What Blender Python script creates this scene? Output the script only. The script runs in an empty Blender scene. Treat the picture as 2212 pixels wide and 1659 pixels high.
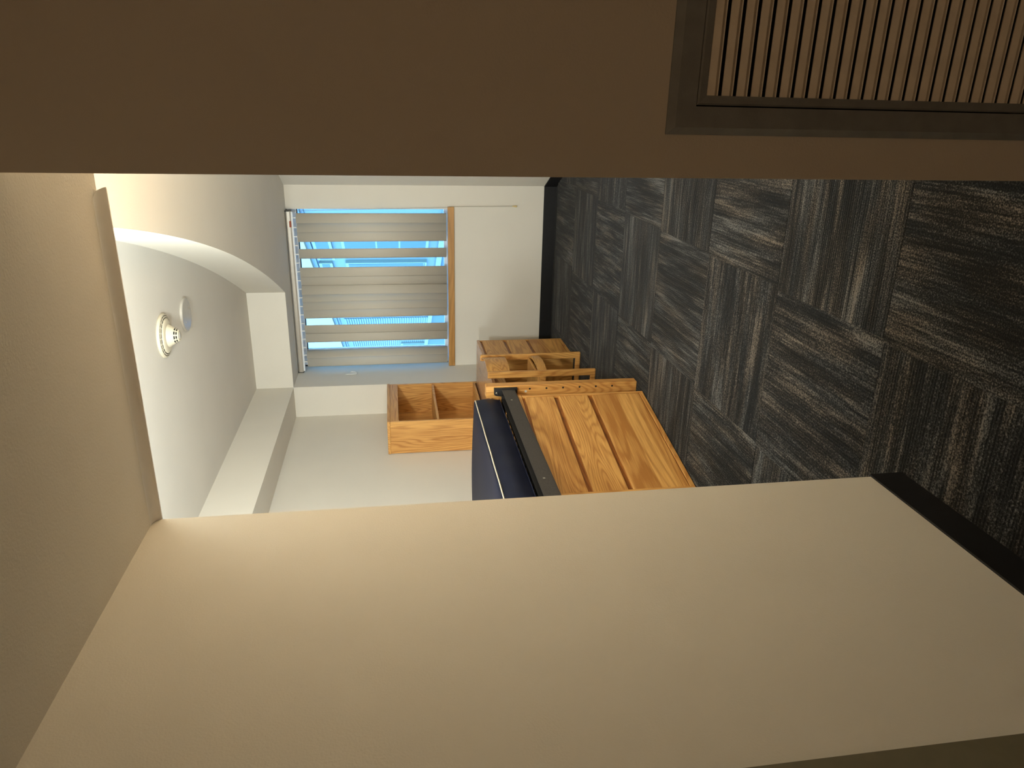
import bpy, bmesh, math, random
from mathutils import Vector, Matrix
random.seed(7)
C = bpy.context.scene.collection
SC = bpy.context.scene

# ---------------------------------------------------------------- camera
F_PX = 1586.2; YAW, PITCH, ROLL = 21.139, 8.866, -2.051
def cam_axes():
    y, p, r = [math.radians(a) for a in (YAW, PITCH, ROLL)]
    f = Vector((-math.sin(y)*math.cos(p), math.cos(y)*math.cos(p), -math.sin(p)))
    r0 = Vector((math.cos(y), math.sin(y), 0)); u0 = r0.cross(f)
    rt = math.cos(r)*r0 + math.sin(r)*u0
    up = -math.sin(r)*r0 + math.cos(r)*u0
    return rt, up, f
rt, up, fw = cam_axes()
cd = bpy.data.cameras.new('camera'); cam = bpy.data.objects.new('camera', cd); C.objects.link(cam)
cd.sensor_fit = 'HORIZONTAL'; cd.sensor_width = 36; cd.lens = 36*F_PX/2212; cd.clip_start = .02
# the phone was held sideways: picture-right is world-down
ax, ay, az = -up, rt, -fw
cam.matrix_world = Matrix(((ax.x, ay.x, az.x, 0), (ax.y, ay.y, az.y, 0), (ax.z, ay.z, az.z, 1.5), (0, 0, 0, 1)))
SC.camera = cam

# ---------------------------------------------------------------- world, lights, exposure
w = bpy.data.worlds.new('world'); SC.world = w; w.use_nodes = True
w.node_tree.nodes['Background'].inputs[0].default_value = (.19, .47, 1.0, 1)
w.node_tree.nodes['Background'].inputs[1].default_value = 19.0
def light(kind, name, loc, energy, color, size=.1, size_y=None, rot=(0, 0, 0), portal=False):
    l = bpy.data.lights.new(name, kind); o = bpy.data.objects.new(name, l); C.objects.link(o)
    o.location = loc; o.rotation_euler = rot; l.energy = energy; l.color = color
    if kind == 'AREA':
        l.size = size
        if size_y: l.shape = 'RECTANGLE'; l.size_y = size_y
        if portal: l.cycles.is_portal = True
    else: l.shadow_soft_size = size
    return o
WARM = (1.0, .74, .46)
# unseen room lamp over the entry; added fill lights for the room and hall
light('AREA', 'entry_lamp_upper', (-.88, 1.90, 2.38), 72, (.86, .93, .90), .3, .2, (math.radians(90), 0, 0))
light('AREA', 'entry_fill_left', (-1.8, 1.84, 1.5), 32, (.84, .92, .92), .4, .2, (math.radians(90), 0, 0))
light('AREA', 'entry_fill_right', (.13, 2.02, 1.5), 17, (1.0, .78, .50), .4, .2, (math.radians(90), 0, 0))
light('POINT', 'entry_fill_low', (-.08, 2.42, 1.75), 15.5, (1.0, .68, .34), .2)  # added so direct light reaches the hall's left wall
light('POINT', 'hall_fill', (.2, -1.2, 1.9), 7.9, (1.0, .63, .35), .25)  # added dim fill behind the camera for the dark hall
light('AREA', 'window_portal', (-1.66, 6.97, 1.7), 1, (1, 1, 1), 1.5, 1.4, (math.radians(-90), 0, 0), True)
SC.view_settings.view_transform = 'Standard'; SC.view_settings.look = 'None'
SC.view_settings.gamma = 1; SC.view_settings.use_curve_mapping = False
SC.view_settings.exposure = 0.0

# ---------------------------------------------------------------- materials
def lin(c): return tuple(((v/255)/12.92 if v/255 <= .04045 else ((v/255+.055)/1.055)**2.4) for v in c)
def newmat(name):
    m = bpy.data.materials.new(name); m.use_nodes = True
    nt = m.node_tree; b = nt.nodes['Principled BSDF']
    return m, nt, b
def N(nt, t, **k):
    n = nt.nodes.new(t)
    for a, v in k.items():
        if a.startswith('i_'):
            key = a[2:]; key = int(key) if key.isdigit() else key.replace('_', ' ')
            n.inputs[key].default_value = v
        else: setattr(n, a, v)
    return n
def L(nt, a, b): nt.links.new(a, b)
def math_(nt, op, a, b=None, c=None):
    n = nt.nodes.new('ShaderNodeMath'); n.operation = op
    for i, v in enumerate((a, b, c)):
        if v is None: continue
        if isinstance(v, (int, float)): n.inputs[i].default_value = v
        else: nt.links.new(v, n.inputs[i])
    return n.outputs[0]
def ramp(nt, fac, stops):
    r = nt.nodes.new('ShaderNodeValToRGB'); nt.links.new(fac, r.inputs[0])
    while len(r.color_ramp.elements) < len(stops): r.color_ramp.elements.new(.5)
    for e, (p, c) in zip(r.color_ramp.elements, stops):
        e.position = p; e.color = (*c, 1) if len(c) == 3 else c
    return r.outputs[0]
def plain(name, col, rough=.6, metal=0, bump=0, bscale=200, var=.06, nscale=30, spec=None):
    m, nt, b = newmat(name)
    tc = N(nt, 'ShaderNodeTexCoord')
    no = N(nt, 'ShaderNodeTexNoise', i_Scale=nscale, i_Detail=3); L(nt, tc.outputs['Object'], no.inputs['Vector'])
    lo = tuple(v*(1-var) for v in col); hi = tuple(min(1, v*(1+var)) for v in col)
    L(nt, ramp(nt, no.outputs['Fac'], [(.35, lo), (.65, hi)]), b.inputs['Base Color'])
    b.inputs['Roughness'].default_value = rough; b.inputs['Metallic'].default_value = metal
    if spec is not None: b.inputs['Specular IOR Level'].default_value = spec
    if bump:
        n2 = N(nt, 'ShaderNodeTexNoise', i_Scale=bscale, i_Detail=2); L(nt, tc.outputs['Object'], n2.inputs['Vector'])
        bp = N(nt, 'ShaderNodeBump', i_Strength=bump, i_Distance=.002); L(nt, n2.outputs['Fac'], bp.inputs['Height'])
        L(nt, bp.outputs[0], b.inputs['Normal'])
    return m
def wood(name, axis, light_c=(224, 172, 98), dark_c=(172, 116, 56), rough=.42, grain=1.0, rings=42, spec=.5, staves=0):
    """oak: contour lines of a stretched noise give cathedral grain, fine fibres over it"""
    m, nt, b = newmat(name)
    tc = N(nt, 'ShaderNodeTexCoord'); oi = N(nt, 'ShaderNodeObjectInfo')
    off = N(nt, 'ShaderNodeCombineXYZ')
    for i in range(3): L(nt, math_(nt, 'MULTIPLY', oi.outputs['Random'], 7.0+3.1*i), off.inputs[i])
    add = N(nt, 'ShaderNodeVectorMath', operation='ADD'); L(nt, tc.outputs['Object'], add.inputs[0]); L(nt, off.outputs[0], add.inputs[1])
    s1 = [6.5*grain]*3; s1[axis] = .75
    mp = N(nt, 'ShaderNodeMapping'); mp.inputs['Scale'].default_value = s1; L(nt, add.outputs[0], mp.inputs['Vector'])
    n1 = N(nt, 'ShaderNodeTexNoise', i_Scale=1.0, i_Detail=1.5, i_Roughness=.35, i_Distortion=.25); L(nt, mp.outputs[0], n1.inputs['Vector'])
    rg = math_(nt, 'SINE', math_(nt, 'MULTIPLY', n1.outputs['Fac'], float(rings)*4.2))
    rg = math_(nt, 'MULTIPLY_ADD', rg, .5, .5); rg = math_(nt, 'POWER', rg, 2.2)
    s2 = [190.0]*3; s2[axis] = 6.0
    mp2 = N(nt, 'ShaderNodeMapping'); mp2.inputs['Scale'].default_value = s2; L(nt, add.outputs[0], mp2.inputs['Vector'])
    n2 = N(nt, 'ShaderNodeTexNoise', i_Scale=1.0, i_Detail=2, i_Roughness=.6); L(nt, mp2.outputs[0], n2.inputs['Vector'])
    s3 = [9.0]*3; s3[axis] = .6
    mp3 = N(nt, 'ShaderNodeMapping'); mp3.inputs['Scale'].default_value = s3; L(nt, add.outputs[0], mp3.inputs['Vector'])
    n3 = N(nt, 'ShaderNodeTexNoise', i_Scale=1.0, i_Detail=2); L(nt, mp3.outputs[0], n3.inputs['Vector'])
    f = math_(nt, 'MULTIPLY', rg, .27)
    f = math_(nt, 'MULTIPLY_ADD', n2.outputs['Fac'], .75, f)
    f = math_(nt, 'MULTIPLY_ADD', n3.outputs['Fac'], .5, f)
    if staves:   # glued planks of differing tone
        sep = N(nt, 'ShaderNodeSeparateXYZ'); L(nt, tc.outputs['Object'], sep.inputs[0])
        q = math_(nt, 'FLOOR', math_(nt, 'MULTIPLY', sep.outputs[2], staves))
        wn = N(nt, 'ShaderNodeTexWhiteNoise', noise_dimensions='1D'); L(nt, q, wn.inputs['W'])
        f = math_(nt, 'MULTIPLY_ADD', wn.outputs['Value'], .38, f)
        f = math_(nt, 'SUBTRACT', f, .16)
    c1, c2 = lin(light_c), lin(dark_c)
    L(nt, ramp(nt, f, [(.42, c1), (1.0, c2)]), b.inputs['Base Color'])
    rr = math_(nt, 'MULTIPLY_ADD', n2.outputs['Fac'], .12, rough-.06); L(nt, rr, b.inputs['Roughness'])
    b.inputs['Specular IOR Level'].default_value = spec
    bp = N(nt, 'ShaderNodeBump', i_Strength=.08, i_Distance=.001); L(nt, n2.outputs['Fac'], bp.inputs['Height']); L(nt, bp.outputs[0], b.inputs['Normal'])
    return m
WALLC = (.71, .675, .60)
M = {}
M['wall'] = plain('painted_wall', WALLC, .75, bump=.25, bscale=240, var=.012, nscale=3, spec=.3)
M['ceil'] = plain('painted_ceiling', (.70, .665, .60), .8, bump=.3, bscale=200, var=.012, nscale=3, spec=.25)
M['lip'] = plain('lip_lit_tone', (.90, .87, .83), .6, var=.01)  # paler tone stands in for light caught by the lip
M['base'] = plain('rubber_baseboard', (.010, .010, .011), .5, var=.1, spec=.3)
M['sub'] = plain('subfloor', (.02, .02, .02), .9)
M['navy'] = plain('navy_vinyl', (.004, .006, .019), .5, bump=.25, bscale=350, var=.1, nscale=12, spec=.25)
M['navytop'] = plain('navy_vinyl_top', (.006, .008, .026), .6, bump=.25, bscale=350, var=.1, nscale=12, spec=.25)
M['piping'] = plain('cream_piping', (.62, .55, .42), .6)
M['steel'] = plain('dark_bronze_steel', (.060, .052, .046), .45, metal=.35, bump=.15, bscale=500, var=.15, nscale=90)
M['black'] = plain('black_steel', (.016, .015, .015), .45, metal=.3)
M['bolt'] = plain('zinc_bolt', (.75, .70, .60), .25, metal=1)
M['dark'] = plain('dark_cavity', (.004, .004, .004), .9)
M['silver'] = plain('anodized_rail', (.50, .46, .40), .42, metal=.55, var=.03)
M['redtag'] = plain('rust_red_tag', (.30, .06, .02), .6)
M['cream'] = plain('cream_plastic', (.60, .54, .41), .45, var=.02)
M['plate'] = plain('painted_plate', (.46, .43, .38), .18, var=.03)
M['whitevinyl'] = plain('white_window_frame', (.80, .82, .84), .35, var=.02)
M['cord'] = plain('beige_cord', (.38, .33, .24), .8)
M['tassel'] = plain('yellow_tassel', (.66, .52, .24), .5)
M['louver'] = plain('painted_louver', (.95, .90, .80), .6, var=.05)
M['grille'] = plain('olive_bronze_grille', (.27, .29, .30), .55, metal=.1, bump=.15, bscale=400, var=.08)
M['jamb'] = plain('olive_steel_jamb', (.165, .150, .095), .5, var=.05)
M['doorslab'] = plain('brown_door', (.16, .10, .06), .5)
M['hook'] = plain('white_hook', (.78, .77, .74), .4)
M['bwall'] = plain('tan_siding', (.068, .084, .068), .7, var=.03)
M['bpanel'] = plain('cream_facade_panel', (.205, .16, .085), .7, var=.02)
M['bglass'] = plain('hazy_glass', (.032, .056, .058), .6, var=.05, spec=.15)
M['bdark'] = plain('shadow_trim', (.035, .05, .055), .6)
M['btrim'] = plain('light_trim', (.10, .115, .08), .6, var=.02)
M['ground'] = plain('concrete_ground', (.14, .14, .14), .9, var=.1, nscale=2)
# vertical blind vane: matt vinyl, lets a little daylight through
m, nt, b = newmat('vane_vinyl')
b.inputs['Base Color'].default_value = (.56, .52, .44, 1); b.inputs['Roughness'].default_value = .6
tr = N(nt, 'ShaderNodeBsdfTranslucent'); tr.inputs[0].default_value = (.6, .56, .5, 1)
mx = N(nt, 'ShaderNodeMixShader', i_0=.06); L(nt, b.outputs[0], mx.inputs[1]); L(nt, tr.outputs[0], mx.inputs[2])
tc = N(nt, 'ShaderNodeTexCoord'); n2 = N(nt, 'ShaderNodeTexNoise', i_Scale=500); L(nt, tc.outputs['Object'], n2.inputs['Vector'])
bp = N(nt, 'ShaderNodeBump', i_Strength=.15, i_Distance=.001); L(nt, n2.outputs['Fac'], bp.inputs['Height']); L(nt, bp.outputs[0], b.inputs['Normal'])
L(nt, mx.outputs[0], nt.nodes['Material Output'].inputs[0]); M['vane'] = m
# window glass
m, nt, b = newmat('window_glass'); nt.nodes.remove(b)
t_ = N(nt, 'ShaderNodeBsdfTransparent'); t_.inputs[0].default_value = (.93, .97, .97, 1)
g_ = N(nt, 'ShaderNodeBsdfGlossy', i_Roughness=.02); fr = N(nt, 'ShaderNodeFresnel', i_IOR=1.35)
mx = N(nt, 'ShaderNodeMixShader'); L(nt, fr.outputs[0], mx.inputs[0]); L(nt, t_.outputs[0], mx.inputs[1]); L(nt, g_.outputs[0], mx.inputs[2])
L(nt, mx.outputs[0], nt.nodes['Material Output'].inputs[0]); M['glass'] = m
# carpet: loop pile tile; streaks run along the tile's local X
m, nt, b = newmat('loop_carpet')
tc = N(nt, 'ShaderNodeTexCoord'); oi = N(nt, 'ShaderNodeObjectInfo')
off = N(nt, 'ShaderNodeCombineXYZ')
for i in range(3): L(nt, math_(nt, 'MULTIPLY', oi.outputs['Random'], 31.0+13*i), off.inputs[i])
add = N(nt, 'ShaderNodeVectorMath', operation='ADD'); L(nt, tc.outputs['Object'], add.inputs[0]); L(nt, off.outputs[0], add.inputs[1])
def cn(scale, detail=2, rough=.5, src=add.outputs[0]):
    mp = N(nt, 'ShaderNodeMapping'); mp.inputs['Scale'].default_value = scale; L(nt, src, mp.inputs['Vector'])
    n = N(nt, 'ShaderNodeTexNoise', i_Scale=1.0, i_Detail=detail, i_Roughness=rough); L(nt, mp.outputs[0], n.inputs['Vector']); return n.outputs['Fac']
streak = cn((2.2, 26, 1), 2, .6); fine = cn((5, 95, 1), 2, .5); yarn = cn((210, 210, 210), 1); area = cn((1.5, 7, 1), 1)
sepc = N(nt, 'ShaderNodeSeparateXYZ'); L(nt, tc.outputs['Object'], sepc.inputs[0])
rib = math_(nt, 'SINE', math_(nt, 'MULTIPLY', sepc.outputs[1], 2*math.pi/.0115))
rib = math_(nt, 'MULTIPLY_ADD', rib, .5, .5)
s = math_(nt, 'MULTIPLY_ADD', fine, .50, math_(nt, 'MULTIPLY', streak, .60))
s = math_(nt, 'MULTIPLY_ADD', area, .35, s)
s = math_(nt, 'MULTIPLY_ADD', math_(nt, 'SUBTRACT', yarn, .5), .80, s)
s = math_(nt, 'MULTIPLY_ADD', math_(nt, 'SUBTRACT', rib, .5), .055, s)
base = ramp(nt, s, [(.60, (.0045, .0046, .0046)), (.74, (.015, .0148, .014)), (.86, (.054, .050, .045)), (.97, (.12, .110, .095))])
hue = ramp(nt, cn((3, 14, 1), 1), [(.4, (.92, .97, 1.02)), (.62, (1.08, .98, .88))])
mc = N(nt, 'ShaderNodeMix', data_type='RGBA', blend_type='MULTIPLY'); mc.inputs[0].default_value = 1
L(nt, base, mc.inputs[6]); L(nt, hue, mc.inputs[7]); L(nt, mc.outputs[2], b.inputs['Base Color'])
b.inputs['Roughness'].default_value = .95; b.inputs['Specular IOR Level'].default_value = .12
b.inputs['Sheen Weight'].default_value = .06
hgt = math_(nt, 'MULTIPLY_ADD', rib, .5, yarn)
bp = N(nt, 'ShaderNodeBump', i_Strength=.6, i_Distance=.003); L(nt, hgt, bp.inputs['Height']); L(nt, bp.outputs[0], b.inputs['Normal'])
M['carpet'] = m
M['oakX'] = wood('oak_grain_x', 0); M['oakY'] = wood('oak_grain_y', 1); M['oakZ'] = wood('oak_grain_z', 2)
M['drawer'] = wood('oak_drawer_front', 1, rings=34)
M['drawerS'] = wood('oak_drawer_front_staved', 1, rings=14, staves=11.0)
M['groove'] = wood('oak_groove', 1, light_c=(158, 98, 40), dark_c=(112, 66, 26))
M['laminate'] = wood('oak_desk_laminate', 1, light_c=(204, 158, 118), dark_c=(172, 126, 88), rough=.22, spec=.8)
M['sill'] = wood('oak_sill', 0, light_c=(196, 146, 78), dark_c=(160, 112, 52), rings=12)

# ---------------------------------------------------------------- builders
def link(o, parent=None):
    C.objects.link(o)
    if parent is not None: o.parent = parent
    return o
def tag(o, label=None, cat=None, group=None, kind=None):
    if label: o['label'] = label
    if cat: o['category'] = cat
    if group: o['group'] = group
    if kind: o['kind'] = kind
    return o
def empty(name, loc=(0, 0, 0), rz=0, label=None, cat=None, group=None):
    o = bpy.data.objects.new(name, None); o.location = loc; o.rotation_euler = (0, 0, rz); o.empty_display_size = .1
    link(o); return tag(o, label, cat, group)
def mesh_obj(name, bm, mat, parent=None, smooth=False):
    bmesh.ops.recalc_face_normals(bm, faces=bm.faces[:])
    me = bpy.data.meshes.new(name); bm.to_mesh(me); bm.free()
    me.materials.append(mat)
    if smooth:
        for p in me.polygons: p.use_smooth = True
    return link(bpy.data.objects.new(name, me), parent)
def add_box(bm, x0, x1, y0, y1, z0, z1):
    vs = [bm.verts.new((x, y, z)) for x in (x0, x1) for y in (y0, y1) for z in (z0, z1)]
    for f in ((0, 1, 3, 2), (4, 6, 7, 5), (0, 4, 5, 1), (2, 3, 7, 6), (0, 2, 6, 4), (1, 5, 7, 3)):
        bm.faces.new([vs[i] for i in f])
    return vs
def box(name, x0, x1, y0, y1, z0, z1, mat, parent=None, bevel=0, seg=2):
    """box in world coordinates; re-expressed relative to an unrotated parent"""
    d = parent.location if parent is not None else Vector((0, 0, 0))
    bm = bmesh.new(); add_box(bm, x0-d.x, x1-d.x, y0-d.y, y1-d.y, z0-d.z, z1-d.z)
    if bevel: bmesh.ops.bevel(bm, geom=bm.edges[:], offset=bevel, segments=seg, affect='EDGES', profile=.5)
    return mesh_obj(name, bm, mat, parent)
def lbox(name, a, mat, parent, bevel=0):       # same in the parent's local frame
    bm = bmesh.new(); add_box(bm, *a)
    if bevel: bmesh.ops.bevel(bm, geom=bm.edges[:], offset=bevel, segments=2, affect='EDGES', profile=.5)
    return mesh_obj(name, bm, mat, parent)
def add_prism(bm, pts, z0, z1):
    a = [bm.verts.new((x, y, z0)) for x, y in pts]; b_ = [bm.verts.new((x, y, z1)) for x, y in pts]
    bm.faces.new(a); bm.faces.new(b_[::-1]); n = len(pts)
    for i in range(n): bm.faces.new((a[i], a[(i+1) % n], b_[(i+1) % n], b_[i]))
def add_lathe(bm, prof, cx, cy, seg=40):
    rings = []
    for r, z in prof:
        if r < 1e-6: rings.append([bm.verts.new((cx, cy, z))])
        else: rings.append([bm.verts.new((cx+r*math.cos(2*math.pi*k/seg), cy+r*math.sin(2*math.pi*k/seg), z)) for k in range(seg)])
    for a, b_ in zip(rings, rings[1:]):
        for k in range(seg):
            k2 = (k+1) % seg
            if len(a) == 1 and len(b_) == 1: continue
            if len(a) == 1: bm.faces.new((a[0], b_[k], b_[k2]))
            elif len(b_) == 1: bm.faces.new((a[k], a[k2], b_[0]))
            else: bm.faces.new((a[k], a[k2], b_[k2], b_[k]))
def add_tube(bm, pts, r, seg=8):
    pts = [Vector(p) for p in pts]; rings = []
    for i, p in enumerate(pts):
        t = (pts[min(i+1, len(pts)-1)]-pts[max(i-1, 0)]).normalized()
        u = t.orthogonal().normalized() if i == 0 else (u0 - t*u0.dot(t)).normalized()
        u0 = u; v = t.cross(u)
        rings.append([bm.verts.new(p+r*(math.cos(2*math.pi*k/seg)*u+math.sin(2*math.pi*k/seg)*v)) for k in range(seg)])
    for a, b_ in zip(rings, rings[1:]):
        for k in range(seg): bm.faces.new((a[k], a[(k+1) % seg], b_[(k+1) % seg], b_[k]))
    bm.faces.new(rings[0][::-1]); bm.faces.new(rings[-1])
def struct(name, o): o.name = name; o['kind'] = 'structure'; return o

# ---------------------------------------------------------------- setting: dimensions
XA, YA, YR, XR = -1.022, 1.765, 1.25, -.1135        # hall left wall, end of hall, right wall face and corner
ZH, ZB = 2.132, 2.112                                # hall ceiling, bead under its edge
X0, X1, Y1, Y2 = -2.695, -2.408, 6.335, 6.80         # room left wall, alcove side, soffit line, window wall
ZS, ZT, HB = 2.416, 2.7335, .106                     # soffit underside, tray ceiling, baseboard
CX, CY, RT, RW = -18.212, -.769, 18.122, 19.079      # arcs of tray edge and curved wall
def arcx(R_, y): return CX+math.sqrt(R_*R_-(y-CY)**2)

fl = struct('floor', box('floor', -3.2, 2.2, -2.2, 7.1, -.12, -.012, M['sub']))
# carpet tiles laid quarter-turned
TS = .6755; ta = math.radians(1.6)
bm = bmesh.new(); h = TS/2-.0003
vb = add_box(bm, -h, h, -h, h, -.012, 0)
bmesh.ops.bevel(bm, geom=[e for e in bm.edges if all(abs(v.co.z) < 1e-6 for v in e.verts)], offset=.0010, segments=1, affect='EDGES')
bmesh.ops.recalc_face_normals(bm, faces=bm.faces[:])
tme = bpy.data.meshes.new('carpet_tile'); bm.to_mesh(tme); bm.free(); tme.materials.append(M['carpet'])
for i in range(-4, 3):
    for j in range(-4, 8):
        lx, ly = (i+.5)*TS, (j+.5)*TS
        x = -.665+lx*math.cos(ta)+ly*math.sin(ta)*.35; y = 1.975-lx*math.sin(ta)*.8*-1+ly*math.cos(ta)
        if not (-2.9 < x < 1.5 and -.4 < y < 6.9): continue
        o = bpy.data.objects.new('carpet_tile', tme); o.location = (x, y, random.uniform(-.0006, 0))
        o.rotation_euler = (0, 0, ta*.4+(0 if (i+j) % 2 == 0 else math.pi/2)+random.choice((0, math.pi)))
        link(o, fl)

def wall(name, *a): return struct(name, box(name, *a, M['wall']))
wl = wall('wall_left', XA-.12, XA, .72, YA, -.02, 2.9)
wall('wall_left_entry', XA-.12, XA, -2.0, -.28, -.02, 2.9)
wall('wall_left_lintel', XA-.12, XA, -.28, .72, 2.08, 2.9)
wall('wall_back', XA-.2, 1.8, -2.12, -2.0, -.02, 2.9)
wall('wall_side', 1.6, 1.72, -2.0, YR, -.02, 2.9)
# right-hand wall with an opening for the grille
GX0, GX1, GZ0, GZ1 = .003, .56, .33, .995
bm = bmesh.new()
add_box(bm, XR, GX0, YR, YR+.11, -.02, 2.9); add_box(bm, GX1, 1.7, YR, YR+.11, -.02, 2.9)
add_box(bm, GX0, GX1, YR, YR+.11, -.02, GZ0); add_box(bm, GX0, GX1, YR, YR+.11, GZ1, 2.9)
struct('wall_right', mesh_obj('wall_right', bm, M['wall']))
struct('ceiling', box('ceiling', XA-.2, 1.8, -2.1, YA, ZH, 2.95, M['ceil']))
wall('wall_front', X0-.15, XA-.06, YA-.12, YA-.001, -.02, 2.9)
# rounded lip under the ceiling's edge, with a curved free end
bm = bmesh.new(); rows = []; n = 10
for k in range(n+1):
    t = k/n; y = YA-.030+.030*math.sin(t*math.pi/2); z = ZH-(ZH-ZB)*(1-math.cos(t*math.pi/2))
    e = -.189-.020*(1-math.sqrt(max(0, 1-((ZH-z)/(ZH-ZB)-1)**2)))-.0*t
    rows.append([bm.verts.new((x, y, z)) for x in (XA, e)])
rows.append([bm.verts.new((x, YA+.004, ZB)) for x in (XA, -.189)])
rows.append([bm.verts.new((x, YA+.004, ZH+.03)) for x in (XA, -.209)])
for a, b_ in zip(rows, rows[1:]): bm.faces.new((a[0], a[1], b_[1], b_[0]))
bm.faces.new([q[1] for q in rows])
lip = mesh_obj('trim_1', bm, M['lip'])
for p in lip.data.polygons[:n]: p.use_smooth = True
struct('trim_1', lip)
# room walls
wall('wall_room_left', X0-.12, X0, YA-.1, Y2+.1, -.02, 2.95)
wall('wall_column', X0, X1, Y1, Y2+.14, -.02, ZS+.001)
WX0, WX1, WZ0 = X1, -.906, .992
bm = bmesh.new()
add_box(bm, WX1, -.45, Y2, Y2+.18, -.02, 2.9); add_box(bm, X0, WX1, Y2, Y2+.18, -.02, WZ0-.03)
add_box(bm, X0-.1, WX1, Y2, Y2+.18, ZS, 2.9); add_box(bm, X0-.1, WX0, Y2+.1, Y2+.18, WZ0-.03, ZS)
struct('wall_window', mesh_obj('wall_window', bm, M['wall']))
bm = bmesh.new()
ys = [YR+.1+(Y2+.12-YR-.1)*k/48 for k in range(49)]
inn = [(arcx(RW, y), y) for y in ys]; out = [(x+.1, y) for x, y in inn]
add_prism(bm, inn+out[::-1], -.02, 2.9)
struct('wall_curved', mesh_obj('wall_curved', bm, M['wall']))
# tray ceiling, dropped border with a curved edge
struct('ceiling_tray', box('ceiling_tray', X0-.12, 1.6, YA-.01, Y2+.2, ZT, 2.95, M['ceil']))
bm = bmesh.new()
add_prism(bm, [(X0-.05, YA), (X1, YA), (X1, Y2+.05), (X0-.05, Y2+.05)], ZS, ZT+.02)
cu = [(arcx(RT, y), y) for y in [YA+(Y1-YA)*k/60 for k in range(61)]]
XC = arcx(RT, Y1)
add_prism(bm, [(X1, Y1), (XC, Y1), (XC, Y2+.1), (X1, Y2+.1)], ZS, ZT+.02)
for (xa_, ya_), (xb_, yb_) in zip(cu, cu[1:]): add_prism(bm, [(xa_, ya_), (1.5, ya_), (1.5, yb_), (xb_, yb_)], ZS, ZT+.02)
add_prism(bm, [(XC, Y1), (1.5, Y1), (1.5, Y2+.1), (XC, Y2+.1)], ZS, ZT+.02)
bmesh.ops.remove_doubles(bm, verts=bm.verts[:], dist=1e-5)
struct('ceiling_soffit', mesh_obj('ceiling_soffit', bm, M['wall']))
# baseboards
def bb(name, *a): return struct(name, box(name, *a, M['base']))
bb('baseboard_left', XA-.001, XA+.006, .825, YA+.006, -.01, HB)
bb('baseboard_right', XR-.006, 1.6, YR-.006, YR+.001, -.01, HB)
bb('baseboard_window', X1, -.69, Y2-.006, Y2+.001, -.01, HB)
bb('baseboard_room_left', X0-.001, X0+.006, YA, Y1, -.01, HB)
bm = bmesh.new(); a_ = [(x-.006, y) for x, y in inn]; add_prism(bm, a_+[(x+.003, y) for x, y in inn][::-1], -.01, HB)
struct('baseboard_curved', mesh_obj('baseboard_curved', bm, M['base']))
# door frame on the left wall close to the camera
d1 = struct('door_1', box('door_1', XA-.06, XA-.02, -.22, .66, 0, 2.04, M['doorslab'], bevel=.002))
bm = bmesh.new()
for y0, y1 in ((.66, .826), (-.34, -.22)): add_box(bm, XA-.02, XA+.014, y0, y1, 0, 2.09)
add_box(bm, XA-.02, XA+.014, -.22, .66, 2.04, 2.09)
mesh_obj('door_frame', bm, M['jamb'], d1)

# ---------------------------------------------------------------- window
YG = 6.93
bm = bmesh.new()
for a in ((WX0, WX0+.012, WZ0, 2.416), (WX1-.010, WX1, WZ0, 2.416), (WX0, WX1, WZ0, WZ0+.03), (WX0, WX1, 2.34, 2.416)):
    add_box(bm, a[0], a[1], YG-.025, YG+.03, a[2], a[3])
w1 = struct('window_1', mesh_obj('window_1', bm, M['whitevinyl']))
bm = bmesh.new()
for a in ((WX0+.012, WX1-.01, 2.332, 2.34),): add_box(bm, a[0], a[1], YG-.02, YG+.01, a[2], a[3])
mesh_obj('glazing_gasket', bm, M['black'], w1)
box('window_mullion', -2.262, -2.242, YG-.02, YG+.03, WZ0+.03, 2.34, M['whitevinyl'], w1)
box('pane', WX0+.012, -2.262, YG, YG+.006, WZ0+.03, 2.332, M['glass'], w1)
box('pane', -2.242, WX1-.01, YG, YG+.006, WZ0+.03, 2.332, M['glass'], w1)
box('inner_sill', WX0, WX1, Y2-.004, YG+.02, WZ0-.03, WZ0, M['whitevinyl'], w1)
tag(box('sill_apron', X1+.003, -.884, Y2-.024, Y2-.0005, .937, .996, M['sill'], w1, bevel=.002), 'oak strip under the window')
# vertical blinds
bl = empty('vertical_blinds', (-1.65, 6.74, 2.33), 0, 'beige vertical blinds with missing vanes hanging in the window', 'blinds')
lo = bl.location
bm = bmesh.new()                                     # head rail: rounded channel
prof = [(-.022, .0), (-.026, .010), (-.026, .034), (-.020, .044), (.020, .044), (.024, .036), (.024, .0)]
va = [bm.verts.new((-2.402-lo.x, yy, zz+.036)) for yy, zz in prof]; vb = [bm.verts.new((-.916-lo.x, yy, zz+.036)) for yy, zz in prof]
bm.faces.new(va); bm.faces.new(vb[::-1])
for i in range(len(prof)): j = (i+1) % len(prof); bm.faces.new((va[i], va[j], vb[j], vb[i]))
mesh_obj('head_rail', bm, M['silver'], bl)
box('end_cap', -.917, -.908, 6.712, 6.768, 2.362, 2.416, M['black'], bl, bevel=.002)
box('end_cap', -2.407, -2.401, 6.712, 6.768, 2.362, 2.416, M['black'], bl, bevel=.002)
box('carrier_track', -2.395, -.92, 6.728, 6.752, 2.352, 2.368, M['whitevinyl'], bl)
tag(box('rail_tag', -1.052, -.998, 6.7118, 6.7145, 2.366, 2.383, M['redtag'], bl), 'rust red sticker on the head rail')
VW = .089
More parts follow.
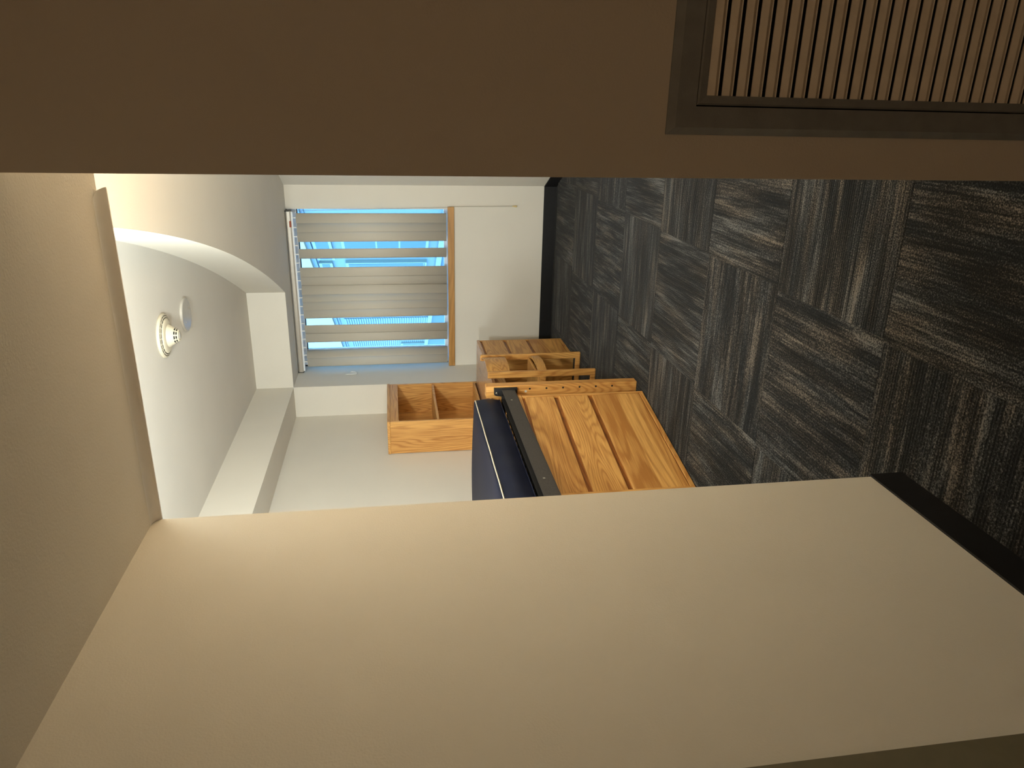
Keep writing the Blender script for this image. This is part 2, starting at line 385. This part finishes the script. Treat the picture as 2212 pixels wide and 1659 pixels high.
def vane_mesh(sag, zb):
    bm = bmesh.new(); n = 8; rows = []
    for k in range(n+1):
        t = -1+2*k/n; x = t*VW/2; y = sag*(1-t*t)
        rows.append([(x, y, -.0), (x, y, zb)])
    # thin solid strip
    th = .0011
    top = [bm.verts.new((x, y-th/2, -.004)) for (x, y, _), _q in rows]; topb = [bm.verts.new((x, y+th/2, -.004)) for (x, y, _), _q in rows]
    bot = [bm.verts.new((x, y-th/2, zb)) for (x, y, _), _q in rows]; botb = [bm.verts.new((x, y+th/2, zb)) for (x, y, _), _q in rows]
    for k in range(n):
        bm.faces.new((top[k], top[k+1], bot[k+1], bot[k])); bm.faces.new((topb[k+1], topb[k], botb[k], botb[k+1]))
        bm.faces.new((top[k+1], top[k], topb[k], topb[k+1])); bm.faces.new((bot[k], bot[k+1], botb[k+1], botb[k]))
    bm.faces.new((top[0], bot[0], botb[0], topb[0])); bm.faces.new((top[n], topb[n], botb[n], bot[n]))
    bmesh.ops.recalc_face_normals(bm, faces=bm.faces[:])
    me = bpy.data.meshes.new('vane'); bm.to_mesh(me); bm.free(); me.materials.append(M['vane'])
    for p in me.polygons: p.use_smooth = True
    return me
vm = vane_mesh(-.007, -1.318)
# (right edge, left edge) of each vane measured at the sill; None marks a carrier without a vane
carr = [-.972, -1.056, -1.135, -1.214, -1.292, -1.37, -1.449, -1.53, -1.608, -1.687, -1.768, -1.847, -1.929, -2.001, -2.080, -2.162, -2.236, -2.302]
van = [(-.935, -1.018, 21), (-1.016, -1.100, 21), (-1.098, -1.182, 4), (-1.248, -1.336, -6), (-1.414, -1.503, 3), (-1.497, -1.580, -8), (-1.576, -1.662, 24),
       (-1.652, -1.727, 28), (-1.727, -1.803, 20), (-1.801, -1.888, 4), (-1.952, -2.034, -9), (-2.032, -2.118, 5), (-2.205, -2.262, 52), (-2.272, -2.357, 6)]
for q, (a, c, ang) in enumerate(van):
    o = bpy.data.objects.new('vane', vm); o.location = ((a+c)/2-lo.x, (.004 if q % 2 else -.004), 0)
    o.rotation_euler = (math.radians(random.uniform(-.15, .15)), math.radians(random.uniform(-.2, .2)), math.radians(ang)); link(o, bl)
bm = bmesh.new(); add_box(bm, -.004, .004, -.006, .006, -.004, .022); bmesh.ops.recalc_face_normals(bm, faces=bm.faces[:])
cme = bpy.data.meshes.new('carrier'); bm.to_mesh(cme); bm.free(); cme.materials.append(M['hook'])
for x in carr:
    o = bpy.data.objects.new('carrier', cme); o.location = (x-lo.x, -.012, 0); link(o, bl)
bm = bmesh.new()
add_tube(bm, [(-.913-lo.x, -.03, .05), (-.905-lo.x, -.012, -.3), (-.895-lo.x, .015, -.9), (-.886-lo.x, .022, -1.32), (-.880-lo.x, .030, -1.36), (-.876-lo.x, .032, -1.93)], .0016, 6)
mesh_obj('pull_cord', bm, M['cord'], bl, True)
bm = bmesh.new(); add_lathe(bm, [(0, -1.925), (.004, -1.928), (.006, -1.945), (.009, -1.962), (.008, -1.968), (0, -1.97)], -.876-lo.x, .032, 14)
tag(mesh_obj('cord_tassel', bm, M['tassel'], bl, True), 'small yellow tassel at the cord end')

# ---------------------------------------------------------------- wall hook, nail, ceiling devices
hk = empty('wall_hook', (X1, 6.62, 1.925), 0, 'small white cord hook on the side wall left of the window', 'hook')
bm = bmesh.new()
add_tube(bm, [(.004, 0, .05), (.005, 0, 0), (.006, .002, -.045), (.014, -.004, -.052), (.03, -.012, -.040), (.036, -.016, -.012), (.030, -.014, .004)], .0036, 8)
mesh_obj('hook_arm', bm, M['hook'], hk, True)
nl = bpy.data.objects
bm = bmesh.new(); add_lathe(bm, [(0, .0), (.004, .0), (.004, .006), (0, .007)], 0, 0, 12)
nail = mesh_obj('nail', bm, M['dark']); nail.rotation_euler = (0, math.pi/2, 0); nail.location = (X0, 4.55, 1.86)
tag(nail, 'tiny dark nail head in the wall above the bed', 'nail')

sd = empty('smoke_detector', (-1.205, 4.02, ZT), 0, 'cream cone shaped smoke detector on the tray ceiling', 'smoke detector')
bm = bmesh.new(); add_lathe(bm, [(0, 0), (.118, 0), (.120, -.004), (.118, -.012), (.112, -.016), (.110, -.0165), (.1095, -.0145), (.1055, -.0145), (.105, -.018), (.099, -.020), (.0985, -.0185), (.0945, -.0185), (.094, -.0215),
                                 (.085, -.028), (.070, -.031), (.0, -.031)], 0, 0, 56); mesh_obj('base_ring', bm, M['cream'], sd, True)
bm = bmesh.new()
for R_, z in ((.1075, -.0150), (.0965, -.0190)):
    for k in range(22):
        a0 = 2*math.pi*k/22; a1 = a0+2*math.pi/22*.78
        vs = []
        for t in range(4):
            a = a0+(a1-a0)*t/3; vs.append((bm.verts.new(((R_-.0018)*math.cos(a), (R_-.0018)*math.sin(a), z-.0024)), bm.verts.new(((R_+.0018)*math.cos(a), (R_+.0018)*math.sin(a), z-.0012))))
        for p_, q_ in zip(vs, vs[1:]): bm.faces.new((p_[0], p_[1], q_[1], q_[0]))
mesh_obj('base_slots', bm, M['dark'], sd)
bm = bmesh.new(); add_lathe(bm, [(.062, -.029), (.060, -.034), (.030, -.083), (.027, -.086), (.024, -.0835), (.0, -.0835)], 0, 0, 48); mesh_obj('sensor_cone', bm, M['cream'], sd, True)
bm = bmesh.new()
for t0, t1 in ((.60, .72), (.79, .91)):
    for k in range(10):
        a0 = 2*math.pi*(k+.15)/10; a1 = a0+2*math.pi/10*.68
        def pc(t, a):
            r = .060+(.030-.060)*t+.0007; z = -.034+(-.083+.034)*t; return bm.verts.new((r*math.cos(a), r*math.sin(a), z))
        for s_ in range(3):
            b0 = a0+(a1-a0)*s_/3; b1 = a0+(a1-a0)*(s_+1)/3
            bm.faces.new((pc(t0, b0), pc(t0, b1), pc(t1, b1), pc(t1, b0)))
mesh_obj('sensor_vents', bm, M['dark'], sd)
bm = bmesh.new(); add_lathe(bm, [(.0, -.0838), (.021, -.0838), (.019, -.0865), (0, -.088)], 0, 0, 30); mesh_obj('indicator_lens', bm, M['plate'], sd, True)

cp = empty('ceiling_cover_plate', (-1.212, 4.47, ZT), 0, 'round blank cover plate on the tray ceiling behind the smoke detector', 'cover plate')
bm = bmesh.new(); add_lathe(bm, [(0, 0), (.100, 0), (.101, -.004), (.099, -.011), (.094, -.014), (.0, -.0145)], 0, 0, 64); mesh_obj('plate', bm, M['plate'], cp, False)
for s_ in (-1, 1):
    bm = bmesh.new(); add_lathe(bm, [(0, -.0145), (.0045, -.0145), (.004, -.0168), (0, -.0172)], s_*.033-.004, s_*.047, 14); mesh_obj('screw', bm, M['bolt'], cp, True)

# ---------------------------------------------------------------- return air grille
gr = empty('air_grille', (GX0, YR, GZ0), 0, 'dark bronze louvered air grille low on the brown wall', 'air grille')
FW = .045
bm = bmesh.new()                                     # bevelled outer flange, mitred
def ring(bm, a, b_, ya, yb):                         # a,b: (x0,x1,z0,z1) rectangles at depths ya,yb
    def c(r, y): return [bm.verts.new((x-GX0, y-YR, z-GZ0)) for x, z in ((r[0], r[2]), (r[1], r[2]), (r[1], r[3]), (r[0], r[3]))]
    p, q = c(a, ya), c(b_, yb)
    for i in range(4): bm.faces.new((p[i], p[(i+1) % 4], q[(i+1) % 4], q[i]))
o4 = (GX0-FW, GX1+FW, GZ0-FW, GZ1+FW)
def ins(r, d): return (r[0]+d, r[1]-d, r[2]+d, r[3]-d)
ring(bm, o4, o4, YR, YR-.004); ring(bm, o4, ins(o4, .012), YR-.004, YR-.013); ring(bm, ins(o4, .012), ins(o4, FW), YR-.013, YR-.013)
ring(bm, ins(o4, FW), ins(o4, FW), YR-.013, YR+.02)
mesh_obj('outer_frame', bm, M['grille'], gr)
bm = bmesh.new(); i4 = ins(o4, FW+.0022); i5 = ins(i4, .015)
ring(bm, i4, i4, YR+.02, YR-.010); ring(bm, i4, ins(i4, .003), YR-.010, YR-.012); ring(bm, ins(i4, .003), i5, YR-.012, YR-.010); ring(bm, i5, i5, YR-.010, YR+.03)
mesh_obj('inner_frame', bm, M['grille'], gr)
box('duct_back', GX0, GX1, YR+.075, YR+.08, GZ0, GZ1, M['dark'], gr)
LP = .0259; lx0, lx1 = i5[0]-GX0-.002, i5[1]-GX0+.002
bm = bmesh.new()                                     # one louver: slanted blade with a folded lip
# profile in (y,z): top tucked back, bottom lip forward
pr = [(-.0068, 0), (-.0086, -.0126), (.0020, -.0129), (.0020, -.0164), (-.0090, -.0164), (-.0092, -.0184), (-.0030, -.0190), (.0060, -.0110), (.0060, -.0080), (-.0050, 0)]
va = [bm.verts.new((lx0, yy, zz)) for yy, zz in pr]; vb = [bm.verts.new((lx1, yy, zz)) for yy, zz in pr]
for i in range(len(pr)): j = (i+1) % len(pr); bm.faces.new((va[i], va[j], vb[j], vb[i]))
bm.faces.new(va); bm.faces.new(vb[::-1]); bmesh.ops.recalc_face_normals(bm, faces=bm.faces[:])
lme = bpy.data.meshes.new('louver'); bm.to_mesh(lme); bm.free(); lme.materials.append(M['louver'])
k = 0; z = i5[3]-.002
while z > i5[2]+.01:
    o = bpy.data.objects.new('louver', lme); o.location = (0, 0, z-GZ0); link(o, gr); z -= LP; k += 1

# ---------------------------------------------------------------- desk with drawer pedestal
dk = empty('desk', (-2.32, 5.74, 0), 0, 'oak desk with three drawer pedestal beside the window wall', 'desk')
DX0, DX1, DY0, DY1, DZ = -2.672, -2.000, 4.95, 6.30, .780
box('desktop', DX0, DX1, DY0, DY1, DZ-.026, DZ, M['laminate'], dk, bevel=.002)
PY0 = 5.79
box('pedestal_body', DX0+.02, DX1-.018, PY0, DY1-.004, .004, DZ-.027, M['oakZ'], dk, bevel=.001)
def face_strip(name, y0, y1, z0, z1, mat, d=.018): return box(name, DX1-.018, DX1-.018+d, y0, y1, z0, z1, mat, dk, bevel=.0025)
for y0, y1 in ((PY0, PY0+.014), (DY1-.018, DY1-.004)): box('face_frame', DX1-.018, DX1-.002, y0, y1, .004, DZ-.027, M['oakZ'], dk, bevel=.001)
box('toe_strip', DX1-.0175, DX1-.002, PY0+.014, DY1-.018, .004, .030, M['oakY'], dk)
for z0, z1 in ((.545, .735), (.337, .517), (.034, .310)):
    face_strip('drawer', PY0+.016, DY1-.020, z0, z1, M['drawerS'] if z0 < .1 else M['drawer'], .017)
for z0, z1 in ((.518, .544), (.311, .336), (.736, .752)): box('finger_groove', DX1-.0178, DX1-.013, PY0+.014, DY1-.018, z0, z1, M['groove'], dk)
box('side_panel', DX0+.01, DX1-.01, DY0+.01, DY0+.034, .004, DZ-.027, M['oakZ'], dk, bevel=.001)
box('modesty_panel', DX0+.03, DX0+.05, DY0+.034, PY0, .20, DZ-.027, M['oakY'], dk)
box('pencil_drawer', DX1-.040, DX1-.022, DY0+.036, PY0-.002, .665, .744, M['drawer'], dk, bevel=.002)

# ---------------------------------------------------------------- hutch on the desk
HX0, HX1, HY0, HY1, HZ0, HZ1 = -2.690, -2.408, 5.476, 6.332, .7805, 1.592
ht = empty('desk_hutch', ((HX0+HX1)/2, (HY0+HY1)/2, HZ0), 0, 'open oak hutch with one shelf standing on the desk', 'hutch')
box('top_board', HX0, HX1+.004, HY0-.006, HY1, HZ1-.022, HZ1, M['oakY'], ht, bevel=.0015)
box('side_panel', HX0, HX1, HY0, HY0+.02, HZ0, HZ1-.0225, M['oakZ'], ht, bevel=.001)
box('side_panel', HX0, HX1, HY1-.022, HY1-.002, HZ0, HZ1-.0225, M['oakZ'], ht, bevel=.001)
box('back_panel', HX0, HX0+.008, HY0+.02, HY1-.022, HZ0, HZ1-.0225, M['oakZ'], ht)
box('top_rail', HX1-.018, HX1-.0005, HY0+.02, HY1-.022, HZ1-.092, HZ1-.0225, M['oakY'], ht, bevel=.001)
box('shelf', HX0+.008, HX1-.006, HY0+.02, HY1-.022, 1.172, 1.192, M['oakY'], ht, bevel=.001)
box('bottom_board', HX0+.008, HX1-.002, HY0+.02, HY1-.022, .794, .812, M['oakY'], ht, bevel=.001)

# ---------------------------------------------------------------- chair
ch = empty('desk_chair', (-2.12, 5.34, 0), 0, 'oak chair with curved slat back and sled sides at the desk', 'chair')
XB = -1.880                                         # back plane
def chair_side(y0, y1, dx):
    nm = 'side_frame'
    bm = bmesh.new(); o_ = ch.location
    def b3(x0, x1, z0, z1, bev=.006, q=0):
        b2 = bmesh.new(); add_box(b2, x0-o_.x+dx, x1-o_.x+dx, y0+q-o_.y, y1-q-o_.y, z0, z1)
        bmesh.ops.bevel(b2, geom=b2.edges[:], offset=bev, segments=2, affect='EDGES', profile=.5)
        me = bpy.data.meshes.new('t'); b2.to_mesh(me); b2.free(); bm.from_mesh(me); bpy.data.meshes.remove(me)
    b3(XB-.050, XB, .002, .832)                     # rear post
    b3(XB-.48, XB-.43, .002, .440)                  # front post
    b3(XB-.47, XB-.01, .0, .042, .010, .0012)              # runner on the floor
    b3(XB-.47, XB-.01, .385, .437, .005, .0016)                  # seat side rail
    return mesh_obj(nm, bm, M['oakZ'], ch)
chair_side(5.572, 5.602, -.018); chair_side(5.098, 5.128, .006)
def bowed(name, z0, z1, th, bow, xb, y0, y1, tilt=0, mat=None, sharp=2.0):
    bm = bmesh.new(); n = 18; o_ = ch.location; R_ = []
    for k in range(n+1):
        t = -1+2*k/n; y = y0+(y1-y0)*k/n; x = xb+bow*(1-abs(t)**sharp)-(.020*(k/n))
        R_.append([bm.verts.new((x+e-o_.x+tilt*(zz-z0), y-o_.y, zz)) for e, zz in ((0, z0), (th, z0), (th, z1), (0, z1))])
    for a, b_ in zip(R_, R_[1:]):
        for i in range(4): bm.faces.new((a[i], a[(i+1) % 4], b_[(i+1) % 4], b_[i]))
    bm.faces.new(R_[0]); bm.faces.new(R_[-1][::-1])
    return mesh_obj(name, bm, mat or M['oakY'], ch, False)
bowed('backrest', .655, .826, .010, .055, XB-.036, 5.128, 5.572, 0, M['drawer'])
bowed('rear_rail', .372, .438, .018, .040, XB-.034, 5.128, 5.572)
box('seat', XB-.475, XB-.045, 5.128, 5.574, .425, .444, M['oakX'], ch, bevel=.004)
box('front_rail', XB-.47, XB-.45, 5.128, 5.572, .02, .06, M['oakY'], ch, bevel=.003)

# ---------------------------------------------------------------- bed
BX0, BX1, BYF = -2.672, -1.628, 4.17
bd = empty('bed_frame', (-2.15, 3.2, 0), 0, 'lofted oak bed frame with dark steel side rails', 'bed')
def post(x0, y0):
    bm = bmesh.new(); o_ = bd.location; add_box(bm, x0-o_.x, x0+.076-o_.x, y0-o_.y, y0+.062-o_.y, .001, .963)
    bmesh.ops.bevel(bm, geom=bm.edges[:], offset=.003, segments=2, affect='EDGES')
    return mesh_obj('post', bm, M['oakZ'], bd)
py = 2.04
PX = BX1-.072
posts = [post(PX, BYF), post(BX0, BYF), post(PX, py-.07), post(BX0, py-.07)]
p0 = posts[0]; o_ = bd.location
zs = [.690-.1056*k for k in range(6)]
for z in zs:
    bm = bmesh.new(); add_lathe(bm, [(0, 0), (.0062, 0), (.0062, .0012), (0, .0012)], 0, 0, 14)
    hh = mesh_obj('bolt_hole', bm, M['dark'], p0); hh.rotation_euler = (math.pi/2, 0, 0); hh.location = (PX+.052-o_.x, BYF-o_.y+.0006, z)
bm = bmesh.new(); add_lathe(bm, [(0, 0), (.008, 0), (.008, .001), (0, .0012)], 0, 0, 16)
hh = mesh_obj('plug', bm, M['plate'], p0); hh.rotation_euler = (math.pi/2, 0, 0); hh.location = (PX+.036-o_.x, BYF-o_.y+.0006, .715)
for yy in (BYF+.012, py-.052):
    box('end_rail', BX0+.076, PX, yy, yy+.028, .855, .935, M['oakX'], bd, bevel=.003)
    box('end_rail', BX0+.076, PX, yy, yy+.028, .22, .34, M['oakX'], bd, bevel=.003)
    box('end_rail', BX0+.076, PX, yy, yy+.028, .60, .70, M['oakX'], bd, bevel=.003)
# steel side rails: angle section
for xs, sg in ((-1.640, -1), (-2.655, 1)):
    bm = bmesh.new(); yA, yB = py+.01-o_.y, BYF-.012-o_.y; x = xs-o_.x
    add_box(bm, min(x, x+sg*.004), max(x, x+sg*.004), yA, yB, .792, .868)
    add_box(bm, min(x, x+sg*.034), max(x, x+sg*.034), yA, yB, .789, .793)
    mesh_obj('side_rail', bm, M['steel'], bd)
for y in (3.98, 3.0, 2.4): box('rail_bolt', -1.6402, -1.6392, y-.006, y+.006, .829, .840, M['bolt'], bd)
# hook bracket on the post
bm = bmesh.new()
out_ = [(-1.632, .915), (-1.632, .772), (-1.664, .772), (-1.672, .792), (-1.684, .806), (-1.690, .822), (-1.690, .858), (-1.684, .880), (-1.680, .905), (-1.672, .915)]
a1 = [bm.verts.new((x-o_.x, BYF-.020-o_.y, z)) for x, z in out_]; a2 = [bm.verts.new((x-o_.x, BYF-o_.y, z)) for x, z in out_]
bm.faces.new(a1); bm.faces.new(a2[::-1])
for i in range(len(out_)): j = (i+1) % len(out_); bm.faces.new((a1[i], a1[j], a2[j], a2[i]))
br = mesh_obj('hook_bracket', bm, M['black'], bd)
for x, z in ((-1.662, .900), (-1.652, .787)):
    bm = bmesh.new(); add_lathe(bm, [(0, .009), (.005, .009), (.0085, .006), (.0095, 0), (0, 0)], 0, 0, 6)
    q = mesh_obj('bolt', bm, M['bolt'] if z > .85 else M['black'], br); q.rotation_euler = (math.pi/2, 0, 0); q.location = (x-o_.x, BYF-.020-o_.y, z)
# spring deck: border and wire grid
bm = bmesh.new()
for k in range(9): x = -2.62+k*.118; add_box(bm, x-.003-o_.x, x+.003-o_.x, 2.1-o_.y, 4.12-o_.y, .838, .843)
for k in range(26): y = 2.12+k*.08; add_box(bm, -2.648-o_.x, -1.648-o_.x, y-.003-o_.y, y+.003-o_.y, .832, .837)
add_box(bm, -1.70-o_.x, -1.692-o_.x, 2.1-o_.y, 4.14-o_.y, .835, .872); add_box(bm, -2.64-o_.x, -2.61-o_.x, 2.1-o_.y, 4.14-o_.y, .845, .872)
for y in (2.09, 4.12): add_box(bm, -2.64-o_.x, -1.67-o_.x, y-o_.y, y+.02-o_.y, .845, .872)
mesh_obj('spring_deck', bm, M['black'], bd)

mt = empty('mattress', (-2.17, 3.13, .877), 0, 'navy blue vinyl mattress with cream piping on the bed', 'mattress')
MX, MY, MZ = .478, 1.020, .168
def mat_section(t, ny):     # closed section in x,z; t along length 0..1
    end = min(t, 1-t)*ny
    return end
bm = bmesh.new()
def rr(n=40):               # rounded rectangle cross section (x,z), crisp top corners, swollen sides
    pts = []
    r = .024
    def corner(cx, cz, a0):
        for k in range(6): a = a0+math.pi/2*k/5; pts.append((cx+r*math.cos(a), cz+r*math.sin(a)))
    corner(MX-r, MZ-r, 0); 
    for k in range(1, 8): pts.append(((MX-r)*(1-2*k/8), MZ+.010*math.sin(math.pi*k/8)))
    corner(-MX+r, MZ-r, math.pi/2)
    for k in range(1, 6): pts.append((-MX-.012*math.sin(math.pi*k/6), MZ-r-(MZ-2*r)*k/6))
    corner(-MX+r, r, math.pi)
    for k in range(1, 8): pts.append((-(MX-r)*(1-2*k/8), 0))
    corner(MX-r, r, 1.5*math.pi)
    for k in range(1, 6): pts.append((MX+.014*math.sin(math.pi*k/6), r+(MZ-2*r)*k/6))
    return pts
sec = rr(); rows = []
def endpinch(d):            # d distance from the end: rounded end profile
    r = .045
    return 1 if d >= r else math.sqrt(max(0, 1-((r-d)/r)**2))
ts = [-MY+d for d in (0, .003, .010, .02, .032, .045)]+[-MY+.1+k*(2*MY-.2)/30 for k in range(31)]+[MY-d for d in (.045, .032, .02, .010, .003, 0)]
for y in ts:
    e = endpinch(MY-abs(y)); row = []
    for x, z in sec:
        zz = MZ/2+(z-MZ/2)*(.62+.38*e); xx = x*(.965+.035*e)
        wob = .0035*math.sin(y*9+1)*math.sin(z*20)+.003*math.sin(y*23)
        ybulge = .010*math.cos(2*math.pi*z/MZ)*(1 if y > 0 else -1) if abs(y) > MY-.05 else 0
        row.append(bm.verts.new((xx+(wob if abs(x) > MX-.005 else 0), y+ybulge, zz+(.003*math.sin(y*7)*math.cos(x*6) if z > MZ-.001 else 0))))
    rows.append(row)
for a, b_ in zip(rows, rows[1:]):
    for i in range(len(sec)): j = (i+1) % len(sec); bm.faces.new((a[i], a[j], b_[j], b_[i]))
bm.faces.new(rows[0]); bm.faces.new(rows[-1][::-1])
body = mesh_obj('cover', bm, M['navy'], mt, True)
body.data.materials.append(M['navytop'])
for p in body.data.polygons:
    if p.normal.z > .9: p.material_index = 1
for zz, nm in ((MZ-.010, 'piping'), (.010, 'piping')):
    bm = bmesh.new(); pts = []
    ex, ey = MX+.002, MY-.006
    loop = [(ex, -ey+.05), (ex, ey-.05)] 
    pts = [(ex-.003, -ey+.03+k*(2*ey-.06)/40, zz+.0004*math.sin(k*.9)) for k in range(41)]
    pts += [(ex-.012, ey-.008, zz), (ex-.03, ey, zz), (-ex+.03, ey, zz), (-ex+.012, ey-.008, zz)]
    pts += [(-ex+.003, ey-.03-k*(2*ey-.06)/20, zz) for k in range(21)]
    add_tube(bm, pts, .0036, 8)
    mesh_obj(nm, bm, M['piping'] if zz > .05 else M['navy'], mt, True)

# ---------------------------------------------------------------- dresser under the bed (turned a little)
# local frame: +X out of the fronts, +Y towards the window; origin on the floor at the far front corner
drz = math.atan2(.173, .900); drz = -math.atan((1.814-1.641)/(4.048-3.148))
dr = empty('dresser', (-1.641, 4.048, 0), drz, 'three drawer oak dresser standing askew under the bed', 'dresser')
DW, DD, DH = .93, .50, .785
lbox('case', (-DD, -.020, -DW, 0, .006, DH-.022), M['oakZ'], dr, .001)
lbox('top_board', (-DD-.004, 0, -DW-.004, .002, DH-.022, DH), M['oakY'], dr, .003)
for y0, y1 in ((-.016, 0), (-DW, -DW+.016)): lbox('face_frame', (-.020, 0, y0, y1, .006, DH-.0225), M['oakZ'], dr, .002)
lbox('bottom_strip', (-.020, 0, -DW+.016, -.016, .006, .030), M['oakY'], dr, .002)
for z0, z1, mm in ((.568, .746, 'drawer'), (.358, .540, 'drawer'), (.034, .330, 'drawerS')):
    lbox('drawer', (-.0195, -.003, -DW+.018, -.018, z0, z1), M[mm], dr, .0035)
for z0, z1 in ((.541, .567), (.331, .357), (.747, .7625)):
    lbox('finger_groove', (-.0198, -.015, -DW+.016, -.016, z0, z1), M['groove'], dr)

# ---------------------------------------------------------------- building across, seen between the vanes
bx = empty('neighboring_building', (-2.6, 12.0, 0), math.radians(30), 'pale building wall with siding seen through the window', 'building')
# local: +Y runs along the wall (s), +X outward to the right/away is negative normal
S0, S1 = -5.0, 14.0
lbox('upper_panel', (-.12, .9, S0, 5.62, 2.705, 6.5), M['bpanel'], bx); lbox('upper_panel', (-.12, .9, 5.64, S1, 2.705, 6.5), M['bpanel'], bx)
lbox('fascia_beam', (-.06, .9, S0, S1, 2.64, 2.705), M['bwall'], bx); lbox('fascia_shadow_line', (-.02, .9, S0, S1, 2.60, 2.64), M['bdark'], bx)
lbox('wall', (0, .9, S0, S1, -3, 2.60), M['bwall'], bx)
bm = bmesh.new(); z = .84
while z < 2.5:
    vs = [bm.verts.new(p_) for p_ in ((.0, 3.0, z), (-.022, 3.0, z), (-.004, 3.0, z+.046), (.0, 8.5, z), (-.022, 8.5, z), (-.004, 8.5, z+.046))]
    for f in ((0, 1, 2), (3, 5, 4), (0, 3, 4, 1), (1, 4, 5, 2)): bm.faces.new([vs[i] for i in f])
    z += .048
tag(mesh_obj('lap_siding', bm, M['bwall'], bx), kind='stuff')
def bwin(s0, s1, z0, z1, mull=()):
    f = lbox('window', (-.05, 0, s0, s1, z0, z1), M['btrim'], bx)
    cuts = [z0+.03]+list(mull)+[z1-.03]
    for a, b_ in zip(cuts, cuts[1:]): lbox('pane', (-.054, -.0505, s0+.04, s1-.04, a+.012, b_-.012), M['bglass'], f)
bwin(-1.9, -.75, 2.36, 2.62); bwin(-2.1, -.9, .98, 2.22, (1.40, 1.73)); bwin(-.6, .9, .98, 2.22, (1.02,)); bwin(-.6, .9, 2.42, 2.62)
bwin(5.3, 7.4, .80, 1.38)
lbox('sill_band', (-.07, 0, S0, S1, .76, .84), M['btrim'], bx)
lbox('lower_glazing', (-.03, 0, S0, S1, -.3, .75), M['bglass'], bx)
struct('ground_outside', box('ground_outside', -20, 12, 7.2, 40, -3.1, -3, M['ground']))
